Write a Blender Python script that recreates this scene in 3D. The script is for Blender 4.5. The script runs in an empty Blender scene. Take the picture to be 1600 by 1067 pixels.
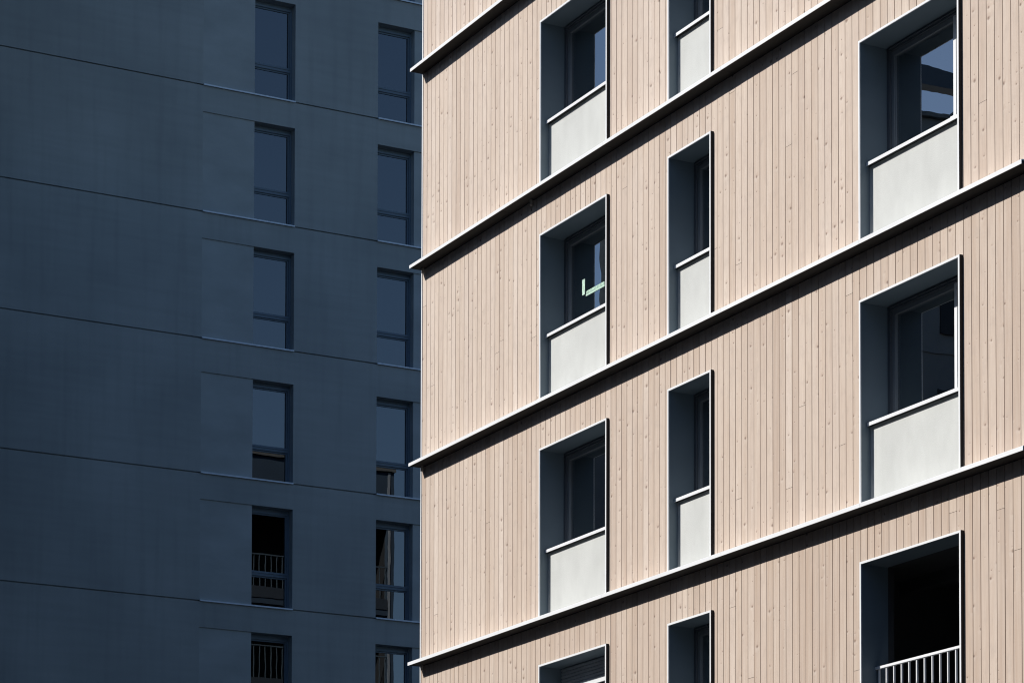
import bpy, math, random
from mathutils import Vector, Matrix
random.seed(11)
S = bpy.context.scene
COL = S.collection
EYE = 1.6                                   # the photographer's eye above the street

# ------------------------------------------------------------------ helpers
class MB:
    """collects boxes, prisms and quads and links them as ONE mesh object"""
    def __init__(s): s.v=[]; s.f=[]; s.uv=[]; s.tone=[]
    def quad(s, pts, uv=None, tone=.5):
        b=len(s.v); s.v+= [tuple(p) for p in pts]; s.f.append(tuple(range(b,b+len(pts))))
        s.uv.append(uv if uv else [(0,0)]*len(pts)); s.tone.append(tone)
    def box(s, x0,x1,y0,y1,z0,z1):
        if x1<x0: x0,x1=x1,x0
        if y1<y0: y0,y1=y1,y0
        if z1<z0: z0,z1=z1,z0
        b=len(s.v)
        s.v+=[(x0,y0,z0),(x1,y0,z0),(x1,y1,z0),(x0,y1,z0),(x0,y0,z1),(x1,y0,z1),(x1,y1,z1),(x0,y1,z1)]
        for f in ((0,3,2,1),(4,5,6,7),(0,1,5,4),(1,2,6,5),(2,3,7,6),(3,0,4,7)):
            s.f.append(tuple(b+i for i in f)); s.uv.append([(0,0)]*4); s.tone.append(.5)
        return s
    def prism(s, prof, x0, x1):
        """closed profile of (y,z) points extruded along x"""
        b=len(s.v); n=len(prof)
        for x in (x0,x1): s.v+=[(x,y,z) for y,z in prof]
        s.f.append(tuple(b+i for i in range(n))); s.f.append(tuple(b+n+i for i in reversed(range(n))))
        for i in range(n):
            j=(i+1)%n; s.f.append((b+i,b+n+i,b+n+j,b+j))
        for _ in range(n+2): s.uv.append(None); s.tone.append(.5)
        return s
    def tube(s, c, r, z0, z1, n=12, axis='z'):
        b=len(s.v)
        for z in (z0,z1):
            for i in range(n):
                a=2*math.pi*i/n
                s.v.append((c[0]+r*math.cos(a), c[1]+r*math.sin(a), z))
        s.f.append(tuple(b+i for i in reversed(range(n)))); s.f.append(tuple(b+n+i for i in range(n)))
        for i in range(n):
            j=(i+1)%n; s.f.append((b+i,b+j,b+n+j,b+n+i))
        for _ in range(n+2): s.uv.append(None); s.tone.append(.5)
        return s
    def build(s, name, m, parent=None, bevel=0):
        me=bpy.data.meshes.new(name); me.from_pydata(s.v,[],s.f)
        ul=me.uv_layers.new(name='UVMap')
        at=me.attributes.new('tone','FLOAT','FACE')
        for i,pl in enumerate(me.polygons):
            at.data[i].value=s.tone[i]
            if s.uv[i]:
                for k,li in enumerate(pl.loop_indices): ul.data[li].uv=s.uv[i][k]
        me.materials.append(m); me.update()
        o=bpy.data.objects.new(name,me); COL.objects.link(o)
        if parent: o.parent=parent
        if bevel:
            bv=o.modifiers.new('bevel','BEVEL'); bv.width=bevel; bv.segments=2; bv.limit_method='ANGLE'
        return o
def empty(name, loc, rz, label, cat, group=None):
    o=bpy.data.objects.new(name,None); COL.objects.link(o)
    o.location=loc; o.rotation_euler=(0,0,rz); o['label']=label; o['category']=cat
    if group: o['group']=group
    return o

# ------------------------------------------------------------------ materials
class NT:
    def __init__(s,name):
        s.m=bpy.data.materials.new(name); s.m.use_nodes=True; s.t=s.m.node_tree; s.t.nodes.clear()
        s.out=s.n('ShaderNodeOutputMaterial')
    def n(s,typ,**kw):
        o=s.t.nodes.new(typ)
        for k,v in kw.items():
            if k in o.inputs: o.inputs[k].default_value=v
            else: setattr(o,k,v)
        return o
    def l(s,a,b): s.t.links.new(a,b)
    def math(s,op,a,b=None,c=None,clamp=False):
        o=s.t.nodes.new('ShaderNodeMath'); o.operation=op; o.use_clamp=clamp
        for i,x in enumerate((a,b,c)):
            if x is None: continue
            if isinstance(x,(int,float)): o.inputs[i].default_value=x
            else: s.l(x,o.inputs[i])
        return o.outputs[0]
    def mix(s,fac,a,b,mode='MIX'):
        o=s.t.nodes.new('ShaderNodeMix'); o.data_type='RGBA'; o.blend_type=mode
        for k,x in ((0,fac),(6,a),(7,b)):
            if isinstance(x,(int,float)): o.inputs[k].default_value=x
            elif isinstance(x,tuple): o.inputs[k].default_value=(*x,1)
            else: s.l(x,o.inputs[k])
        return o.outputs[2]
    def noise(s,vec,scale,detail=4,rough=.5):
        o=s.n('ShaderNodeTexNoise',Scale=scale,Detail=detail,Roughness=rough)
        if vec is not None: s.l(vec,o.inputs['Vector'])
        return o.outputs['Fac']
    def mapped(s,vec,scale):
        o=s.n('ShaderNodeMapping'); o.inputs['Scale'].default_value=scale; s.l(vec,o.inputs['Vector']); return o.outputs[0]
    def ramp(s,fac,stops):
        o=s.n('ShaderNodeMapRange'); s.l(fac,o.inputs[0])
        o.inputs[1].default_value,o.inputs[2].default_value=stops[0],stops[1]
        o.inputs[3].default_value,o.inputs[4].default_value=stops[2],stops[3]
        return o.outputs[0]
    def bump(s,h,strength,dist):
        o=s.n('ShaderNodeBump',Strength=strength,Distance=dist); s.l(h,o.inputs['Height']); return o.outputs[0]
    def bsdf(s,color,rough=.6,metal=0,normal=None,spec=.5,ior=1.45):
        o=s.n('ShaderNodeBsdfPrincipled')
        for k,x in (('Base Color',color),('Roughness',rough)):
            if isinstance(x,tuple): o.inputs[k].default_value=(*x,1)
            elif isinstance(x,(int,float)): o.inputs[k].default_value=x
            else: s.l(x,o.inputs[k])
        o.inputs['Metallic'].default_value=metal; o.inputs['IOR'].default_value=ior
        o.inputs['Specular IOR Level'].default_value=spec
        if normal is not None: s.l(normal,o.inputs['Normal'])
        return o
    def done(s,sh): s.l(sh,s.out.inputs['Surface']); return s.m

def mat_wood():
    t=NT('larch_boards'); uv=t.n('ShaderNodeUVMap').outputs[0]
    tone=t.n('ShaderNodeAttribute',attribute_name='tone').outputs['Fac']
    su=t.n('ShaderNodeSeparateXYZ'); t.l(uv,su.inputs[0])
    # knots: about one per board and half metre, each a dark eye in a pale swirl
    kv=t.mapped(uv,(7.2,7.6,1)); vo=t.n('ShaderNodeTexVoronoi',Scale=1.0,Randomness=.9); t.l(kv,vo.inputs['Vector'])
    vo.voronoi_dimensions='2D'
    d=t.math('ADD',vo.outputs['Distance'],t.math('MULTIPLY',t.math('SUBTRACT',t.noise(t.mapped(uv,(60,38,1)),1,3,.6),.5),.16))
    sep=t.n('ShaderNodeSeparateColor'); t.l(vo.outputs['Color'],sep.inputs[0])
    exist=t.math('GREATER_THAN',sep.outputs[0],t.ramp(t.noise(t.mapped(uv,(3.1,.9,1)),1,2,.5),(.35,.65,.97,.50)))
    size=t.math('MULTIPLY_ADD',t.math('POWER',sep.outputs[1],3.0),.16,.045)
    fall=lambda k: t.math('MULTIPLY',exist,t.math('SUBTRACT',1,t.math('DIVIDE',d,t.math('MULTIPLY',size,k)),clamp=True))
    core=fall(1.0); halo=fall(3.4)
    rel=t.n('ShaderNodeVectorMath',operation='SUBTRACT'); t.l(kv,rel.inputs[0]); t.l(vo.outputs['Position'],rel.inputs[1])
    rs=t.n('ShaderNodeSeparateXYZ'); t.l(rel.outputs[0],rs.inputs[0])
    below=t.ramp(rs.outputs[1],(.05,-.10,0,1))
    # grain bends round the knots
    gx=t.math('MULTIPLY_ADD',halo,.03,su.outputs[0])
    cu=t.n('ShaderNodeCombineXYZ'); t.l(gx,cu.inputs[0]); t.l(su.outputs[1],cu.inputs[1])
    g1=t.noise(t.mapped(cu.outputs[0],(95,3.0,1)),1,6,.65)
    g2=t.noise(t.mapped(cu.outputs[0],(24,.8,1)),1,3,.5)
    big=t.noise(t.mapped(uv,(1.2,.45,1)),1,3,.55)
    spot=t.noise(t.mapped(uv,(9,5,1)),1,4,.6)
    grain=t.ramp(g1,(.3,.72,0,1)); early=t.ramp(g2,(.32,.7,0,1))
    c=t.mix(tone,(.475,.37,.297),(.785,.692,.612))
    hue=t.n('ShaderNodeTexWhiteNoise',noise_dimensions='1D'); t.l(t.math('FLOOR',t.math('MULTIPLY',tone,997.0)),hue.inputs['W'])
    c=t.mix(t.math('MULTIPLY',hue.outputs['Value'],.42),c,(.585,.46,.355))
    c=t.mix(t.math('MULTIPLY',grain,.55),c,(.42,.315,.245))
    c=t.mix(t.math('MULTIPLY',early,.42),c,(.70,.62,.54))
    c=t.mix(t.math('MULTIPLY',t.ramp(big,(.35,.75,0,1)),.42),c,(.48,.385,.32))
    c=t.mix(t.math('MULTIPLY',t.ramp(spot,(.5,.75,0,1)),.38),c,(.44,.37,.32))
    c=t.mix(t.math('MULTIPLY',t.math('MULTIPLY',halo,below),.28),c,(.76,.69,.62))
    c=t.mix(t.math('MULTIPLY',t.math('MULTIPLY',halo,t.math('SUBTRACT',1,below)),.38),c,(.42,.31,.245))
    c=t.mix(t.math('MULTIPLY',t.math('POWER',core,.7),.85),c,(.16,.10,.075))
    nrm=t.bump(g1,.35,.004)
    return t.done(t.bsdf(c,.75,normal=nrm,spec=.25).outputs[0])
def mat_plain(name,col,rough=.6,metal=0,var=.12,scale=(3,3,3),bump=0,bscale=60,spec=.5):
    t=NT(name); co=t.n('ShaderNodeTexCoord').outputs['Object']
    a=t.noise(t.mapped(co,scale),1,5,.55)
    c=t.mix(t.ramp(a,(.3,.7,0,1)),tuple(x*(1-var) for x in col),tuple(min(1,x*(1+var)) for x in col))
    nrm=None
    if bump: nrm=t.bump(t.noise(co,bscale,4,.6),bump,.01)
    return t.done(t.bsdf(c,rough,metal,nrm,spec).outputs[0])
def mat_render():
    t=NT('grey_wall_render'); co=t.n('ShaderNodeTexCoord').outputs['Object']
    big=t.noise(t.mapped(co,(.35,.35,.35)),1,4,.5)
    rows=t.noise(t.mapped(co,(.5,.5,7)),1,3,.5)           # trowel courses
    streak=t.noise(t.mapped(co,(5,5,.25)),1,4,.6)         # rain streaks
    fine=t.noise(co,55,4,.65)
    c=t.mix(t.ramp(big,(.3,.7,0,1)),WALL_A,WALL_B)
    c=t.mix(t.math('MULTIPLY',t.ramp(rows,(.35,.7,0,1)),.17),c,tuple(x*.6 for x in WALL_A))
    c=t.mix(t.math('MULTIPLY',t.ramp(streak,(.48,.72,0,1)),.20),c,tuple(x*.55 for x in WALL_A))
    c=t.mix(t.math('MULTIPLY',t.ramp(fine,(.4,.7,0,1)),.2),c,tuple(x*1.3 for x in WALL_B))
    return t.done(t.bsdf(c,.85,normal=t.bump(fine,.25,.006),spec=.3).outputs[0])
def mat_glass(name,tint,ior,wob,scale=1.3):
    t=NT(name); co=t.n('ShaderNodeTexCoord').outputs['Object']
    nrm=t.bump(t.noise(co,scale,2,.4),1.0,wob)
    fr=t.n('ShaderNodeFresnel',IOR=ior)
    gl=t.n('ShaderNodeBsdfGlossy',Roughness=.0); gl.inputs['Color'].default_value=(.93,.97,1,1)
    t.l(nrm,gl.inputs['Normal'])
    tr=t.n('ShaderNodeBsdfTransparent'); tr.inputs['Color'].default_value=(*tint,1)
    mx=t.n('ShaderNodeMixShader'); t.l(fr.outputs[0],mx.inputs[0]); t.l(tr.outputs[0],mx.inputs[1]); t.l(gl.outputs[0],mx.inputs[2])
    return t.done(mx.outputs[0])

WALL_A=(.285,.322,.336); WALL_B=(.395,.438,.452)
M={}
M['wood']=mat_wood()
M['alu']=mat_plain('pale_aluminium',(.81,.83,.85),.42,0,.05,(1,1,2))
M['lining']=mat_plain('slate_sheet_metal',(.135,.18,.215),.45,0,.06,(1,1,2))
M['under']=mat_plain('shade_and_joint_black',(.014,.014,.015),.8)  # paints shade under ledges, copings and beside frames; also the joint bar
M['batten']=mat_plain('dark_backing',(.055,.038,.030),.9)
M['plaster']=mat_plain('pale_plaster',(.575,.592,.575),.8,0,.065,(3.5,3.5,1.6),.25,70,.3)
M['sash']=mat_plain('pale_window_metal',(.20,.225,.25),.35,0,.04)
M['frame']=mat_plain('grey_window_metal',(.085,.10,.12),.35,0,.04)
M['glass']=mat_glass('window_glass',(.36,.41,.42),4.2,.0009)
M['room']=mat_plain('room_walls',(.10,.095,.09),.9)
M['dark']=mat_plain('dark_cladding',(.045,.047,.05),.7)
M['tape']=mat_plain('pale_green_tape',(.47,.66,.55),.6,0,.3,(40,40,40))
M['shutter']=mat_plain('grey_shutter',(.48,.51,.54),.45)
M['render']=mat_render()
M['infill']=mat_plain('infill_render',(.365,.41,.428),.8,0,.12,(.8,.8,1.6),.25,60,.3)
M['sill']=mat_plain('sill_metal',(.70,.80,.92),.35,.0,.04)
M['bframe']=mat_plain('blue_grey_window_metal',(.135,.19,.25),.4,0,.04)
M['bglass']=mat_glass('dark_window_glass',(.10,.13,.18),2.45,.0006,1.1)
M['roof']=mat_plain('roof_gravel',(.22,.22,.21),.95,0,.2,(6,6,6))
M['asphalt']=mat_plain('asphalt',(.035,.035,.037),.9,0,.2,(2,2,2),.3,40)
M['paving']=mat_plain('paving',(.16,.155,.15),.9,0,.15,(1.5,1.5,1.5))
M['end']=mat_plain('grey_end_wall',(.075,.115,.165),.8,0,.12,(.6,.6,.6))
M['conc']=mat_plain('concrete',(.30,.30,.29),.85,0,.15,(.8,.8,.8))

# ------------------------------------------------------------------ ground
g=MB(); g.quad([(-900,-900,0),(900,-900,0),(900,900,0),(-900,900,0)])
o=g.build('street',M['asphalt']); o['kind']='structure'

# ------------------------------------------------------------------ timber building
A=1.08309
ROOT=empty('timber_building',(.47614,37.94355,0),-A,
  'sunlit apartment building clad in pale vertical larch boards with thin white ledges at each floor','building')
BASE=15.69515+EYE                        # world height of the window heads of the second visible storey
H=3.0; UL,UR=-4.0553,10.5331; LZ=.6083   # ledge above window head
COLS={'A':(-.2721,1.5973),'B':(3.1559,4.1937),'C':(7.3694,9.2484)}
FT=.026; WD=.045; LT=.050; DEP=21.75
ROOFZ=22.75+EYE
def zt(k): return BASE-H*(k-1)           # window head, storey k
def zl(k): return BASE+LZ-H*(k-1)        # top of the ledge above storey k
KS=range(-1,7)
def zbot(k): return max(zl(k+1)+.004, 0)

def board_run(mb, x0, x1, z0, z1, grid):
    for b0,b1,tone,off,du,dv,joint in grid:
        a,b=max(b0,x0),min(b1,x1)
        if b-a<.012: continue
        segs=[(z0,z1)]
        if joint is not None and z0+.15<joint<z1-.15: segs=[(z0,joint-.002),(joint+.002,z1)]
        for si,(s0,s1) in enumerate(segs):
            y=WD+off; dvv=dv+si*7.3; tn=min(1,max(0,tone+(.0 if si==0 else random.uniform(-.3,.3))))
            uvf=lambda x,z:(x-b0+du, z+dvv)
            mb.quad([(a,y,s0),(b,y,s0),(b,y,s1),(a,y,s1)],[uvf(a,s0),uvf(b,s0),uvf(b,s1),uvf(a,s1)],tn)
            for xx,sgn in ((a,1),(b,-1)):
                pts=[(xx,y,s0),(xx,y,s1),(xx,y+.019,s1),(xx,y+.019,s0)]
                if sgn<0: pts=pts[::-1]
                mb.quad(pts,[uvf(xx,p[2]) for p in pts],tn)
def make_grid(k):
    gset=[]; x=UL+.028
    while x<UR-.03:
        w=.1385; gap=random.choice((.010,.010,.011,.012))
        tone=min(1,max(0,random.gauss({1:.80,2:.66,3:.52,4:.30}.get(k,.7 if k<1 else .25)-.014*(x-3),.20)))  # tone falls downward and rightward, painting in lens vignetting; scatter is the timber's own
        gset.append((x,min(x+w-gap,UR-.028),tone,random.uniform(-.0009,.0009),random.randint(0,60)*1.0,random.uniform(0,400),
                     random.uniform(zl(k+1),zl(k)) if random.random()<.16 else None))
        x+=w
    return gset
def openings(k):
    r=[]
    for c in 'ABC': r.append(COLS[c])
    return r
for k in KS:
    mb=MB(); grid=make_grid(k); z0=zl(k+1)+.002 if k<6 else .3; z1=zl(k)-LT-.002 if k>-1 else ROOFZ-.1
    ops=openings(k) if 0<=k<=5 else []
    x=UL+.028
    for l,r in ops:
        board_run(mb,x,l+.004,z0,z1,grid); board_run(mb,l+.004,r-.004,zt(k)-.004,z1,grid); x=r-.004
    board_run(mb,x,UR-.028,z0,z1,grid)
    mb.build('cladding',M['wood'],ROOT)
# dark backing behind the board joints, with holes for the windows
bk=MB()
for k in KS:
    z0=zl(k+1) if k<6 else 0; z1=zl(k) if k>-1 else ROOFZ
    ops=openings(k) if 0<=k<=5 else []
    x=UL+.03
    for l,r in ops:
        bk.box(x,l+.012,WD+.021,WD+.16,z0,z1); bk.box(l+.012,r-.012,WD+.021,WD+.16,zt(k)-.012,z1); x=r-.012
    bk.box(x,UR-.03,WD+.021,WD+.16,z0,z1)
bk.build('wall_backing',M['batten'],ROOT)
# corner trims
for xx in (UL,UR-.026):
    MB().box(xx,xx+.026,WD-.012,WD+.19,.0,ROOFZ).build('corner_trim',M['alu'],ROOT)
# ledges in lengths: a pale folded cap, the shade below painted as a black soffit
for k in range(0,7):
    mb=MB(); sf=MB(); n=5
    for i in range(n):
        a=UL+(UR-UL)*i/n+(.0015 if i else 0); b=UL+(UR-UL)*(i+1)/n-(.0015 if i<n-1 else 0)
        mb.prism([(-.17,zl(k)-LT),(-.17,zl(k)-.003),(-.166,zl(k)),(WD+.02,zl(k)+.006),(WD+.02,zl(k)-.006),(-.164,zl(k)-.012),(-.164,zl(k)-LT)],a,b)
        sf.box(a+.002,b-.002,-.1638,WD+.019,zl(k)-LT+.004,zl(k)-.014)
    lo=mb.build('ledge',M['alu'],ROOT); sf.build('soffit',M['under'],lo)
# hidden carcass: end walls, back wall, roof
RX0,RX1=UL+.03,UR-.03
mb=MB()
LOG=(15.2,21.5)                         # loggias in the far end of the side wall
x=RX0
mb.box(x,x+.2,WD+.20,LOG[0],0,ROOFZ-.02); mb.box(x,x+.2,LOG[1],DEP,0,ROOFZ-.02)
floors=[18.45+EYE-3*i for i in range(7)]
for i,fz in enumerate(floors):
    top=floors[i-1]-.35 if i else ROOFZ-.02
    ceil=fz+2.45
    mb.box(x,x+.2,LOG[0],LOG[1],ceil,(floors[i-1]-.36) if i else ROOFZ-.02)
mb.build('end_wall',M['end'],ROOT)
MB().box(x-.02,x-.001,LOG[1]+.02,LOG[1]+.10,0,ROOFZ-.03).build('downpipe',M['shutter'],ROOT)
mb=MB()
for fz in floors: mb.box(x-.02,x+2.4,LOG[0]+.002,LOG[1]-.002,fz-.355,fz)
mb.build('loggia_slab',M['frame'],ROOT)
mb=MB()
mb.box(x+2.41,x+2.5,LOG[0]-.1,LOG[1]+.1,0,ROOFZ-.3)
mb.box(x+.201,x+2.409,LOG[0]-.2,LOG[0]-.003,0,ROOFZ-.3); mb.box(x+.201,x+2.409,LOG[1]+.003,LOG[1]+.2,0,ROOFZ-.3)
mb.build('loggia_lining',M['dark'],ROOT)
for fz in floors[:4]:
    mb=MB(); n=30
    for i in range(n+1):
        yy=LOG[0]+.06+(LOG[1]-LOG[0]-.12)*i/n; mb.box(x+.02,x+.045,yy-.011,yy+.011,fz+.002,fz+1.05)
    mb.box(x+.012,x+.053,LOG[0]+.02,LOG[1]-.02,fz+1.051,fz+1.09)
    mb.build('railing',M['lining'],ROOT)
mb=MB(); mb.box(RX1-.2,RX1,WD+.20,DEP,0,ROOFZ-.02); mb.box(RX0+.21,RX1-.21,DEP-.2,DEP-.002,0,ROOFZ-.02)
mb.build('rear_wall',M['end'],ROOT)
mb=MB(); mb.box(UL-.04,UR+.04,-.02,DEP+.05,ROOFZ,ROOFZ+.28)
mb.build('roof',M['roof'],ROOT)

SILLZ=-1.40
def window(col,k,kind='window',shutter=False,tape=False,handle=False,curtain=0):
    l,r=COLS[col]; t=zt(k); b=zbot(k); il,ir=l+FT,r-FT
    dback=.50 if kind=='window' else .376
    mb=MB()
    d0=.014
    mb.box(l,il,d0,dback,b,t-FT-.0005); mb.box(ir,r,d0,dback,b,t-FT-.0005); mb.box(l,r,d0,dback,t-FT,t)
    W=mb.build('window' if kind=='window' else 'loggia',M['lining'],ROOT)
    MB().box(r+.0002,r+.003,.004,WD+.019,b,t).build('side_shade',M['under'],W)  # black strip painting the shade on the frame's outer side
    MB().box(l,il,0,d0-.0005,b,t-FT-.0005).box(ir,r,0,d0-.0005,b,t-FT-.0005).box(l,r,0,d0-.0005,t-FT,t).build('edge_trim',M['alu'],W)
    if kind=='loggia':
        mb=MB(); e=.9
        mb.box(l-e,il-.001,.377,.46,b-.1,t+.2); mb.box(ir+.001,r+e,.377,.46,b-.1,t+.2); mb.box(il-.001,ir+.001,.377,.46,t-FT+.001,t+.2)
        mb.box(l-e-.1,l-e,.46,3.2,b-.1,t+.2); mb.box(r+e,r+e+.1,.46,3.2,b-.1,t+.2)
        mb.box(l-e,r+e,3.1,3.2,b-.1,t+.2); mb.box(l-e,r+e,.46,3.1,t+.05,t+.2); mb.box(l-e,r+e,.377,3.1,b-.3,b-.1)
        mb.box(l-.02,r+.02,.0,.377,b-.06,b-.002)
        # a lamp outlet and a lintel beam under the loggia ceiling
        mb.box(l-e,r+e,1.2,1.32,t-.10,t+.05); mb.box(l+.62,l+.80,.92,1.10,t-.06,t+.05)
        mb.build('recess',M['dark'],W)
        zr=t-1.185
        mb=MB(); mb.box(il+.001,ir-.001,.195,.235,zr-.028,zr)
        mb.box(il+.001,ir-.001,.20,.23,b+.07,b+.095)
        n=13; 
        for i in range(n):
            x=il+.055+(ir-il-.11)*i/(n-1); mb.box(x-.0075,x+.0075,.204,.226,b+.095,zr-.028)
        mb.build('railing',M['alu'],W)
        return W
    s=t+SILLZ
    MB().box(il+.0005,ir-.0005,.14,.22,b,s-.0395).build('apron_panel',M['plaster'],W)
    MB().prism([(.088,s-.042),(.088,s-.002),(.091,s),(.378,s+.006),(.378,s-.006),(.094,s-.010),(.094,s-.042)],il+.001,ir-.001).build('coping',M['alu'],W)
    MB().box(il+.002,ir-.002,.0942,.377,s-.039,s-.012).build('coping_shade',M['under'],W)  # black fill painting the shade below the coping
    top=t-FT
    # fixed outer frame then the sash standing back from it
    fw,y0,y1=.055,.38,.47
    mb=MB()
    mb.box(il+.001,il+fw,y0,y1,s-.03,top-.001); mb.box(ir-fw,ir-.001,y0,y1,s-.03,top-.001)
    mb.box(il+fw,ir-fw,y0,y1,top-fw,top-.001); mb.box(il+fw,ir-fw,y0,y1,s-.03,s+.05)
    # thin drip bar across the head
    mb.box(il+fw,ir-fw,y0-.018,y0-.0005,top-.03,top-.012)
    mb.build('window_frame',M['frame'],W)
    a0,a1=il+fw+.004,ir-fw-.004; c0,c1=s+.054,top-fw-.004; sw=.052; ys,ye=.405,.468
    leaves=[(a0,a1)] if col!='C' else [(a0,l+1.308),(l+1.318,a1)]
    for q,(p0,p1) in enumerate(leaves):
        mb=MB()
        mb.box(p0,p0+sw,ys,ye,c0,c1); mb.box(p1-sw,p1,ys,ye,c0,c1); mb.box(p0+sw,p1-sw,ys,ye,c1-sw,c1); mb.box(p0+sw,p1-sw,ys,ye,c0,c0+sw)
        mb.box(p0+sw,p0+sw+.012,ys+.012,ye,c0+sw,c1-sw); mb.box(p1-sw-.012,p1-sw,ys+.012,ye,c0+sw,c1-sw)
        mb.build('sash',M['sash'],W)
        MB().box(p0+sw+.012,p1-sw-.012,.436,.446,c0+sw,c1-sw).build('pane',M['glass'],W)
    if col=='C':
        MB().box(l+1.3085,l+1.3175,.41,.468,c0,c1).build('mullion',M['under'],W)
        MB().box(l+1.258,l+1.306,.3985,.4045,c0+.001,c1-.001).box(l+1.320,l+1.368,.3985,.4045,c0+.001,c1-.001).build('sunlit_strip',M['alu'],W)  # pale strips added over the stiles to paint their sunlit faces
    # the room behind
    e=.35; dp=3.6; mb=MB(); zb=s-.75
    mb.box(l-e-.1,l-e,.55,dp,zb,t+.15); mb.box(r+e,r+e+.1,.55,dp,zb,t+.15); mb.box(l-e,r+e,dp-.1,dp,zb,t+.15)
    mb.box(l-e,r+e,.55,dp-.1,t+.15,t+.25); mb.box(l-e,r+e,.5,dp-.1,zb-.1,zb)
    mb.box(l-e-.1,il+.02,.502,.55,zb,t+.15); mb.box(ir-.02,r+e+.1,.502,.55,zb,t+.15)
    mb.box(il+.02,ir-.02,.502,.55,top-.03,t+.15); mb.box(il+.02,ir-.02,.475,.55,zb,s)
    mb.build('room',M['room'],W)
    if handle: MB().box(l+1.308-sw-.028,l+1.308-.006,ys-.03,ys-.008,c0+.002,c0+.13).build('hinge',M['alu'],W)
    if shutter:
        mb=MB(); zz=top-.004; n=6
        for i in range(n):
            h=.047; z1=zz-i*h
            mb.prism([(.352,z1-h),(.345,z1-h*.75),(.345,z1-h*.3),(.352,z1-.004),(.362,z1-.004),(.362,z1-h)],il+.004,ir-.004)
        mb.build('roller_shutter',M['shutter'],W)
        zb2=zz-n*.047
        MB().box(il+.004,ir-.004,.338,.366,zb2-.055,zb2-.002).build('shutter_bar',M['alu'],W)
    if tape:
        z=BASE
        mb=MB(); mb.box(.175,.250,.4325,.4355,z-3.915,z-3.70)
        mb.quad([(.285,.4325,z-3.940),(.79,.4325,z-3.945),(.79,.4325,z-3.885),(.305,.4325,z-3.885)])
        for i in range(12):
            x=.30+i*.04; mb.box(x,x+.022,.428,.4318,z-3.925,z-3.893)
        mb.box(.285,.80,.428,.4318,z-3.955,z-3.935)
        mb.build('glazing_tape',M['tape'],W)
    return W
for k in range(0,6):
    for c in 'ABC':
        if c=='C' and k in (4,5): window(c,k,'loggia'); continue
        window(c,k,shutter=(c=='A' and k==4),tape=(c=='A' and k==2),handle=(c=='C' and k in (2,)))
# small water outlets under the ledges
for k,x in ((2,-.53),(2,UL+.10),(3,UL+.10),(4,UL+.12)):
    MB().tube((x,.01),.022,zl(k)-LT-.07,zl(k)-LT+.01).build('water_outlet',M['conc'],ROOT)

# ------------------------------------------------------------------ grey rendered building
B_=.48771; QY=68.28017
RB=empty('rendered_building',(0,QY,0),B_,
  'shaded dark grey rendered apartment building with tall slit windows, behind the timber one','building')
LP,LW,LWR,LQ,LQR=-8.2523,-6.9389,-5.9104,-3.736,-2.7433
LQP=LQR+1.31
ZT=[30.33,27.31292,24.31783,21.31783,18.16331,15.17357,12.17121,9.17,6.17]
ZS=[27.98,24.96166,21.96183,18.97188,15.79915,12.80208,9.80,6.80,3.8]
ZT=[z+EYE for z in ZT]; ZS=[z+EYE for z in ZS]
X0,X1=-25.5,26.0; TOP=34.2+EYE; GAP=.032; RDEP=.30
mb=MB()
prev=TOP
def wallband(x0,x1,z0,z1): 
    mb.quad([(x0,0,z0),(x1,0,z0),(x1,0,z1),(x0,0,z1)])
for i,(t,s) in enumerate(zip(ZT,ZS)):
    up=prev
    # solid strip above the heads, then piers beside the openings
    wallband(X0,X1,t,up)
    for a,b in ((X0,LP),(LWR,LQ),(LQP,X1)): wallband(a,b,s,t)
    for a,b in ((LP,LWR),(LQ,LQP)):          # reveals
        mb.quad([(a,0,s),(a,0,t),(a,RDEP,t),(a,RDEP,s)][::-1]); mb.quad([(b,0,s),(b,0,t),(b,RDEP,t),(b,RDEP,s)])
        mb.quad([(a,0,t),(b,0,t),(b,RDEP,t),(a,RDEP,t)]); mb.quad([(a,0,s),(b,0,s),(b,RDEP,s),(a,RDEP,s)][::-1])
    # shadow joint: a groove along the whole front below each storey
    for a,b in ((X0,LP),(LWR,LQ),(LQP,X1)):
        mb.quad([(a,0,s),(b,0,s),(b,.05,s),(a,.05,s)]); mb.quad([(a,.05,s-GAP),(b,.05,s-GAP),(b,.05,s),(a,.05,s)]); mb.quad([(a,0,s-GAP),(b,0,s-GAP),(b,.05,s-GAP),(a,.05,s-GAP)][::-1])
    for a,b in ((LP,LWR),(LQ,LQP)): wallband(a,b,s-GAP,s)
    prev=s-GAP
wallband(X0,X1,0,prev)
mb.quad([(X0,0,0),(X0,0,TOP),(X0,16,TOP),(X0,16,0)]); mb.quad([(X1,0,0),(X1,16,0),(X1,16,TOP),(X1,0,TOP)])
mb.quad([(X0,16,0),(X0,16,TOP),(X1,16,TOP),(X1,16,0)])
mb.build('wall',M['render'],RB)
MB().box(X0-.05,X1+.05,-.05,16.05,TOP+.001,TOP+.3).build('roof',M['roof'],RB)
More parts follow.
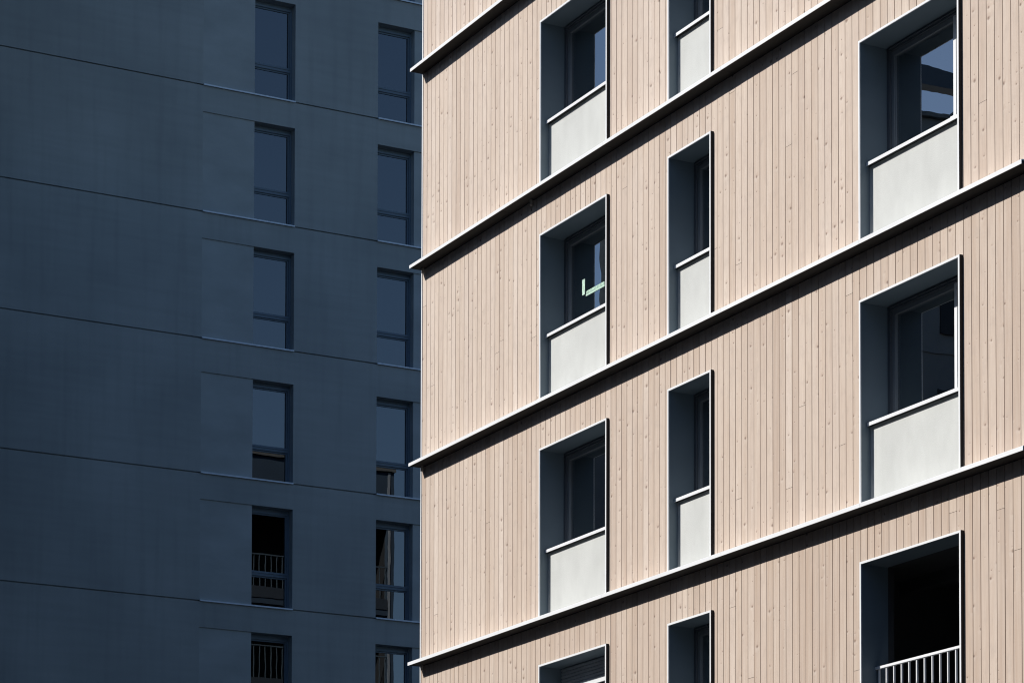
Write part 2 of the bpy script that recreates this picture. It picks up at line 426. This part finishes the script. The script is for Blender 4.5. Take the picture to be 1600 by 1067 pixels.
# unseen tower and cap added to block sky light from the wall's left end
mb=MB(); mb.box(-18.6,-15.6,-7.4,-.002,0,TOP-.5)
mb.build('sky_blocker_tower',M['end'],RB)
MB().box(-18.7,-15.55,-7.5,-.002,TOP-.499,TOP-.2).build('roof',M['roof'],RB)
def slit(x0,x1,px0,px1,i):
    """x0..x1 the glazed part, px0..px1 the set-back wall panel beside it"""
    t,s=ZT[i],ZS[i]; fr=MB(); y0,y1=.205,.29; fw=.05
    mr=s+.345*(t-s)
    top=t-.07
    fr.box(x0,x1,y0+.03,y1,top,t-.001)                                   # shutter box strip at the head
    fr.box(x1-fw,x1-.001,y0,y1,s+.002,top-.001); fr.box(x0+.001,x0+fw,y0,y1,s+.002,top-.001)
    fr.box(x0+fw,x1-fw,y0,y1,top-fw,top-.001); fr.box(x0+fw,x1-fw,y0,y1,s+.002,s+fw)
    fr.box(x0+fw,x1-fw,y0,y1,mr-.055,mr+.055); fr.box(x0+fw,x1-fw,y0-.015,y0-.0005,mr+.005,mr+.03)
    # inner sash line
    for a,b in ((s+fw,mr-.055),(mr+.055,top-fw)):
        fr.box(x1-fw-.035,x1-fw,y0+.035,y1,a,b); fr.box(x0+fw,x0+fw+.035,y0+.035,y1,a,b); fr.box(x0+fw+.035,x1-fw-.035,y0+.035,y1,b-.035,b)
    W=fr.build('window',M['bframe'],RB)
    MB().box(x0+fw+.035,x1-fw-.035,.262,.268,mr+.055,top-fw-.035).build('pane',M['bglass'],W)
    MB().box(x0+fw+.035,x1-fw-.035,.262,.268,s+fw,mr-.055-.035).build('pane',M['bglass'],W)
    MB().box(x0+fw*.5,x1-fw*.5,.285,.295,s+.01,t-.01).build('blind',M['dark'],W)
    MB().box(px0,px1,.028,.30,s+.001,t-.001).build('infill_panel',M['infill'],W)
    a,b=min(x0,px0),max(x1,px1)
    MB().prism([(-.045,s-.03),(-.045,s+.004),(.0,s+.012),(.2,s+.03),(.2,s+.001),(-.04,s-.012),(-.04,s-.03)],a+.002,b-.002).build('sill',M['sill'],W)
for i in range(len(ZT)):
    slit(LW,LWR-.001,LP+.001,LW-.001,i)
    slit(LQ+.001,LQR,LQR+.001,LQP-.001,i)

# ------------------------------------------------------------------ low neighbour across the street, seen only in the window glass
NB=empty('flat_roofed_building',(0,QY,0),B_,
  'grey flat roofed building mirrored in the upper windows of the timber facade','building')
NT_=28.35+EYE; NL_=18.5+EYE; PZ=NT_+1.02
mb=MB(); mb.box(-64,-37.2,1,14,0,NT_); mb.box(-37.19,-26.5,1,14,0,NL_); mb.build('wall',M['conc'],NB)
mb=MB(); mb.box(-64.1,-37.25,.85,14.1,NT_+.001,NT_+.12); mb.box(-37.15,-26.4,.85,14.1,NL_+.001,NL_+.25); mb.build('roof',M['roof'],NB)
mb=MB()                                   # roof canopy on a few posts
mb.box(-58,-37.5,1.2,1.6,PZ,PZ+.5)
for x in range(5):
    a=-57.6+x*4.9; mb.box(a,a+.22,1.62,5.98,PZ+.08,PZ+.38); mb.box(a,a+.25,1.25,1.55,NT_+.121,PZ-.001)
    mb.prism([(1.3,PZ-.001),(1.5,PZ-.001),(1.5,PZ-.25),(1.3,PZ-.25)],a+.251,a+.6)
mb.build('canopy',M['frame'],NB)
mb=MB()
for z in range(8):
    for x in range(9):
        a=-63+x*3.1; mb.box(a,a+.9,.93,.999,3+z*3,4.5+z*3)
mb.build('window',M['dark'],NB)
mb=MB()
for z in range(8): mb.box(-64,-37.3,.96,.999,2.45+z*3,2.51+z*3)
mb.build('string_course',M['conc'],NB)

# ------------------------------------------------------------------ unseen blocks added outside the frame to cut sky light and ground bounce
def block(x0,x1,y0,y1,h,name,label,ax):
    E=empty(name,((x0+x1)/2,(y0+y1)/2,0),0,label,'building')
    dx,dy=(x1-x0)/2,(y1-y0)/2
    MB().box(-dx,dx,-dy,dy,0,h).build('wall',M['conc'],E)
    MB().box(-dx-.1,dx+.1,-dy-.1,dy+.1,h+.001,h+.4).build('roof',M['roof'],E)
    mb=MB(); n=int((h-3)/3); L_=dy if ax=='x' else dx; m=int(2*L_/3.5)
    for i in range(n):
        for j in range(m):
            p=-L_+1+j*3.5; z=2.2+3*i
            if ax=='x': mb.box(dx-.1,dx+.04,p,p+1.4,z,z+1.6)
            else: mb.box(p,p+1.4,dy-.1,dy+.04,z,z+1.6)
    mb.build('window',M['dark'],E)
block(-62,-46,-30,50,31,'sky_blocker','long grey block added out of frame to the west to cut sky light','x')
block(-36,-13,-4,24,30,'sky_blocker','grey block added out of frame on the near left to cut sky light','x')
block(-44,60,-48,-32,24,'sky_blocker','grey block added out of frame behind the photographer to cut sky light','y')
# ------------------------------------------------------------------ light, sky, camera
n_=Vector((-math.sin(A),-math.cos(A),0)); u_=Vector((math.cos(A),-math.sin(A),0))
sd=(n_*.215-u_*.104+Vector((0,0,.18))).normalized()
elev=math.asin(sd.z); az=math.atan2(sd.x,sd.y)
L=bpy.data.lights.new('sun','SUN'); L.energy=5.0; L.angle=math.radians(.5); L.color=(1,.955,.90)
so=bpy.data.objects.new('sun',L); COL.objects.link(so); so.rotation_euler=sd.to_track_quat('Z','Y').to_euler(); so.location=(-30,0,60)
w=bpy.data.worlds.new('World'); S.world=w; w.use_nodes=True
nt=w.node_tree; bg=nt.nodes['Background']; sky=nt.nodes.new('ShaderNodeTexSky')
sky.sky_type='NISHITA'; sky.sun_disc=False; sky.sun_elevation=elev; sky.sun_rotation=az
sky.air_density=1.0; sky.dust_density=.4; sky.ozone_density=4.0
nt.links.new(sky.outputs[0],bg.inputs[0]); bg.inputs[1].default_value=.098
cam=bpy.data.cameras.new('camera'); co=bpy.data.objects.new('camera',cam); COL.objects.link(co)
cam.sensor_fit='HORIZONTAL'; cam.sensor_width=36; cam.lens=4362.826/1600*36; cam.shift_y=1079.722/1600; cam.clip_end=3000; cam.clip_start=.1
co.matrix_world=Matrix.Translation((0,0,EYE))@Matrix.Rotation(math.pi/2+.04261,4,'X')@Matrix.Rotation(.00255,4,'Z')
S.camera=co
S.view_settings.view_transform='Standard'; S.view_settings.look='None'; S.view_settings.gamma=1; S.view_settings.exposure=0
S.cycles.filter_width=1.1; S.cycles.max_bounces=8; S.cycles.transparent_max_bounces=12
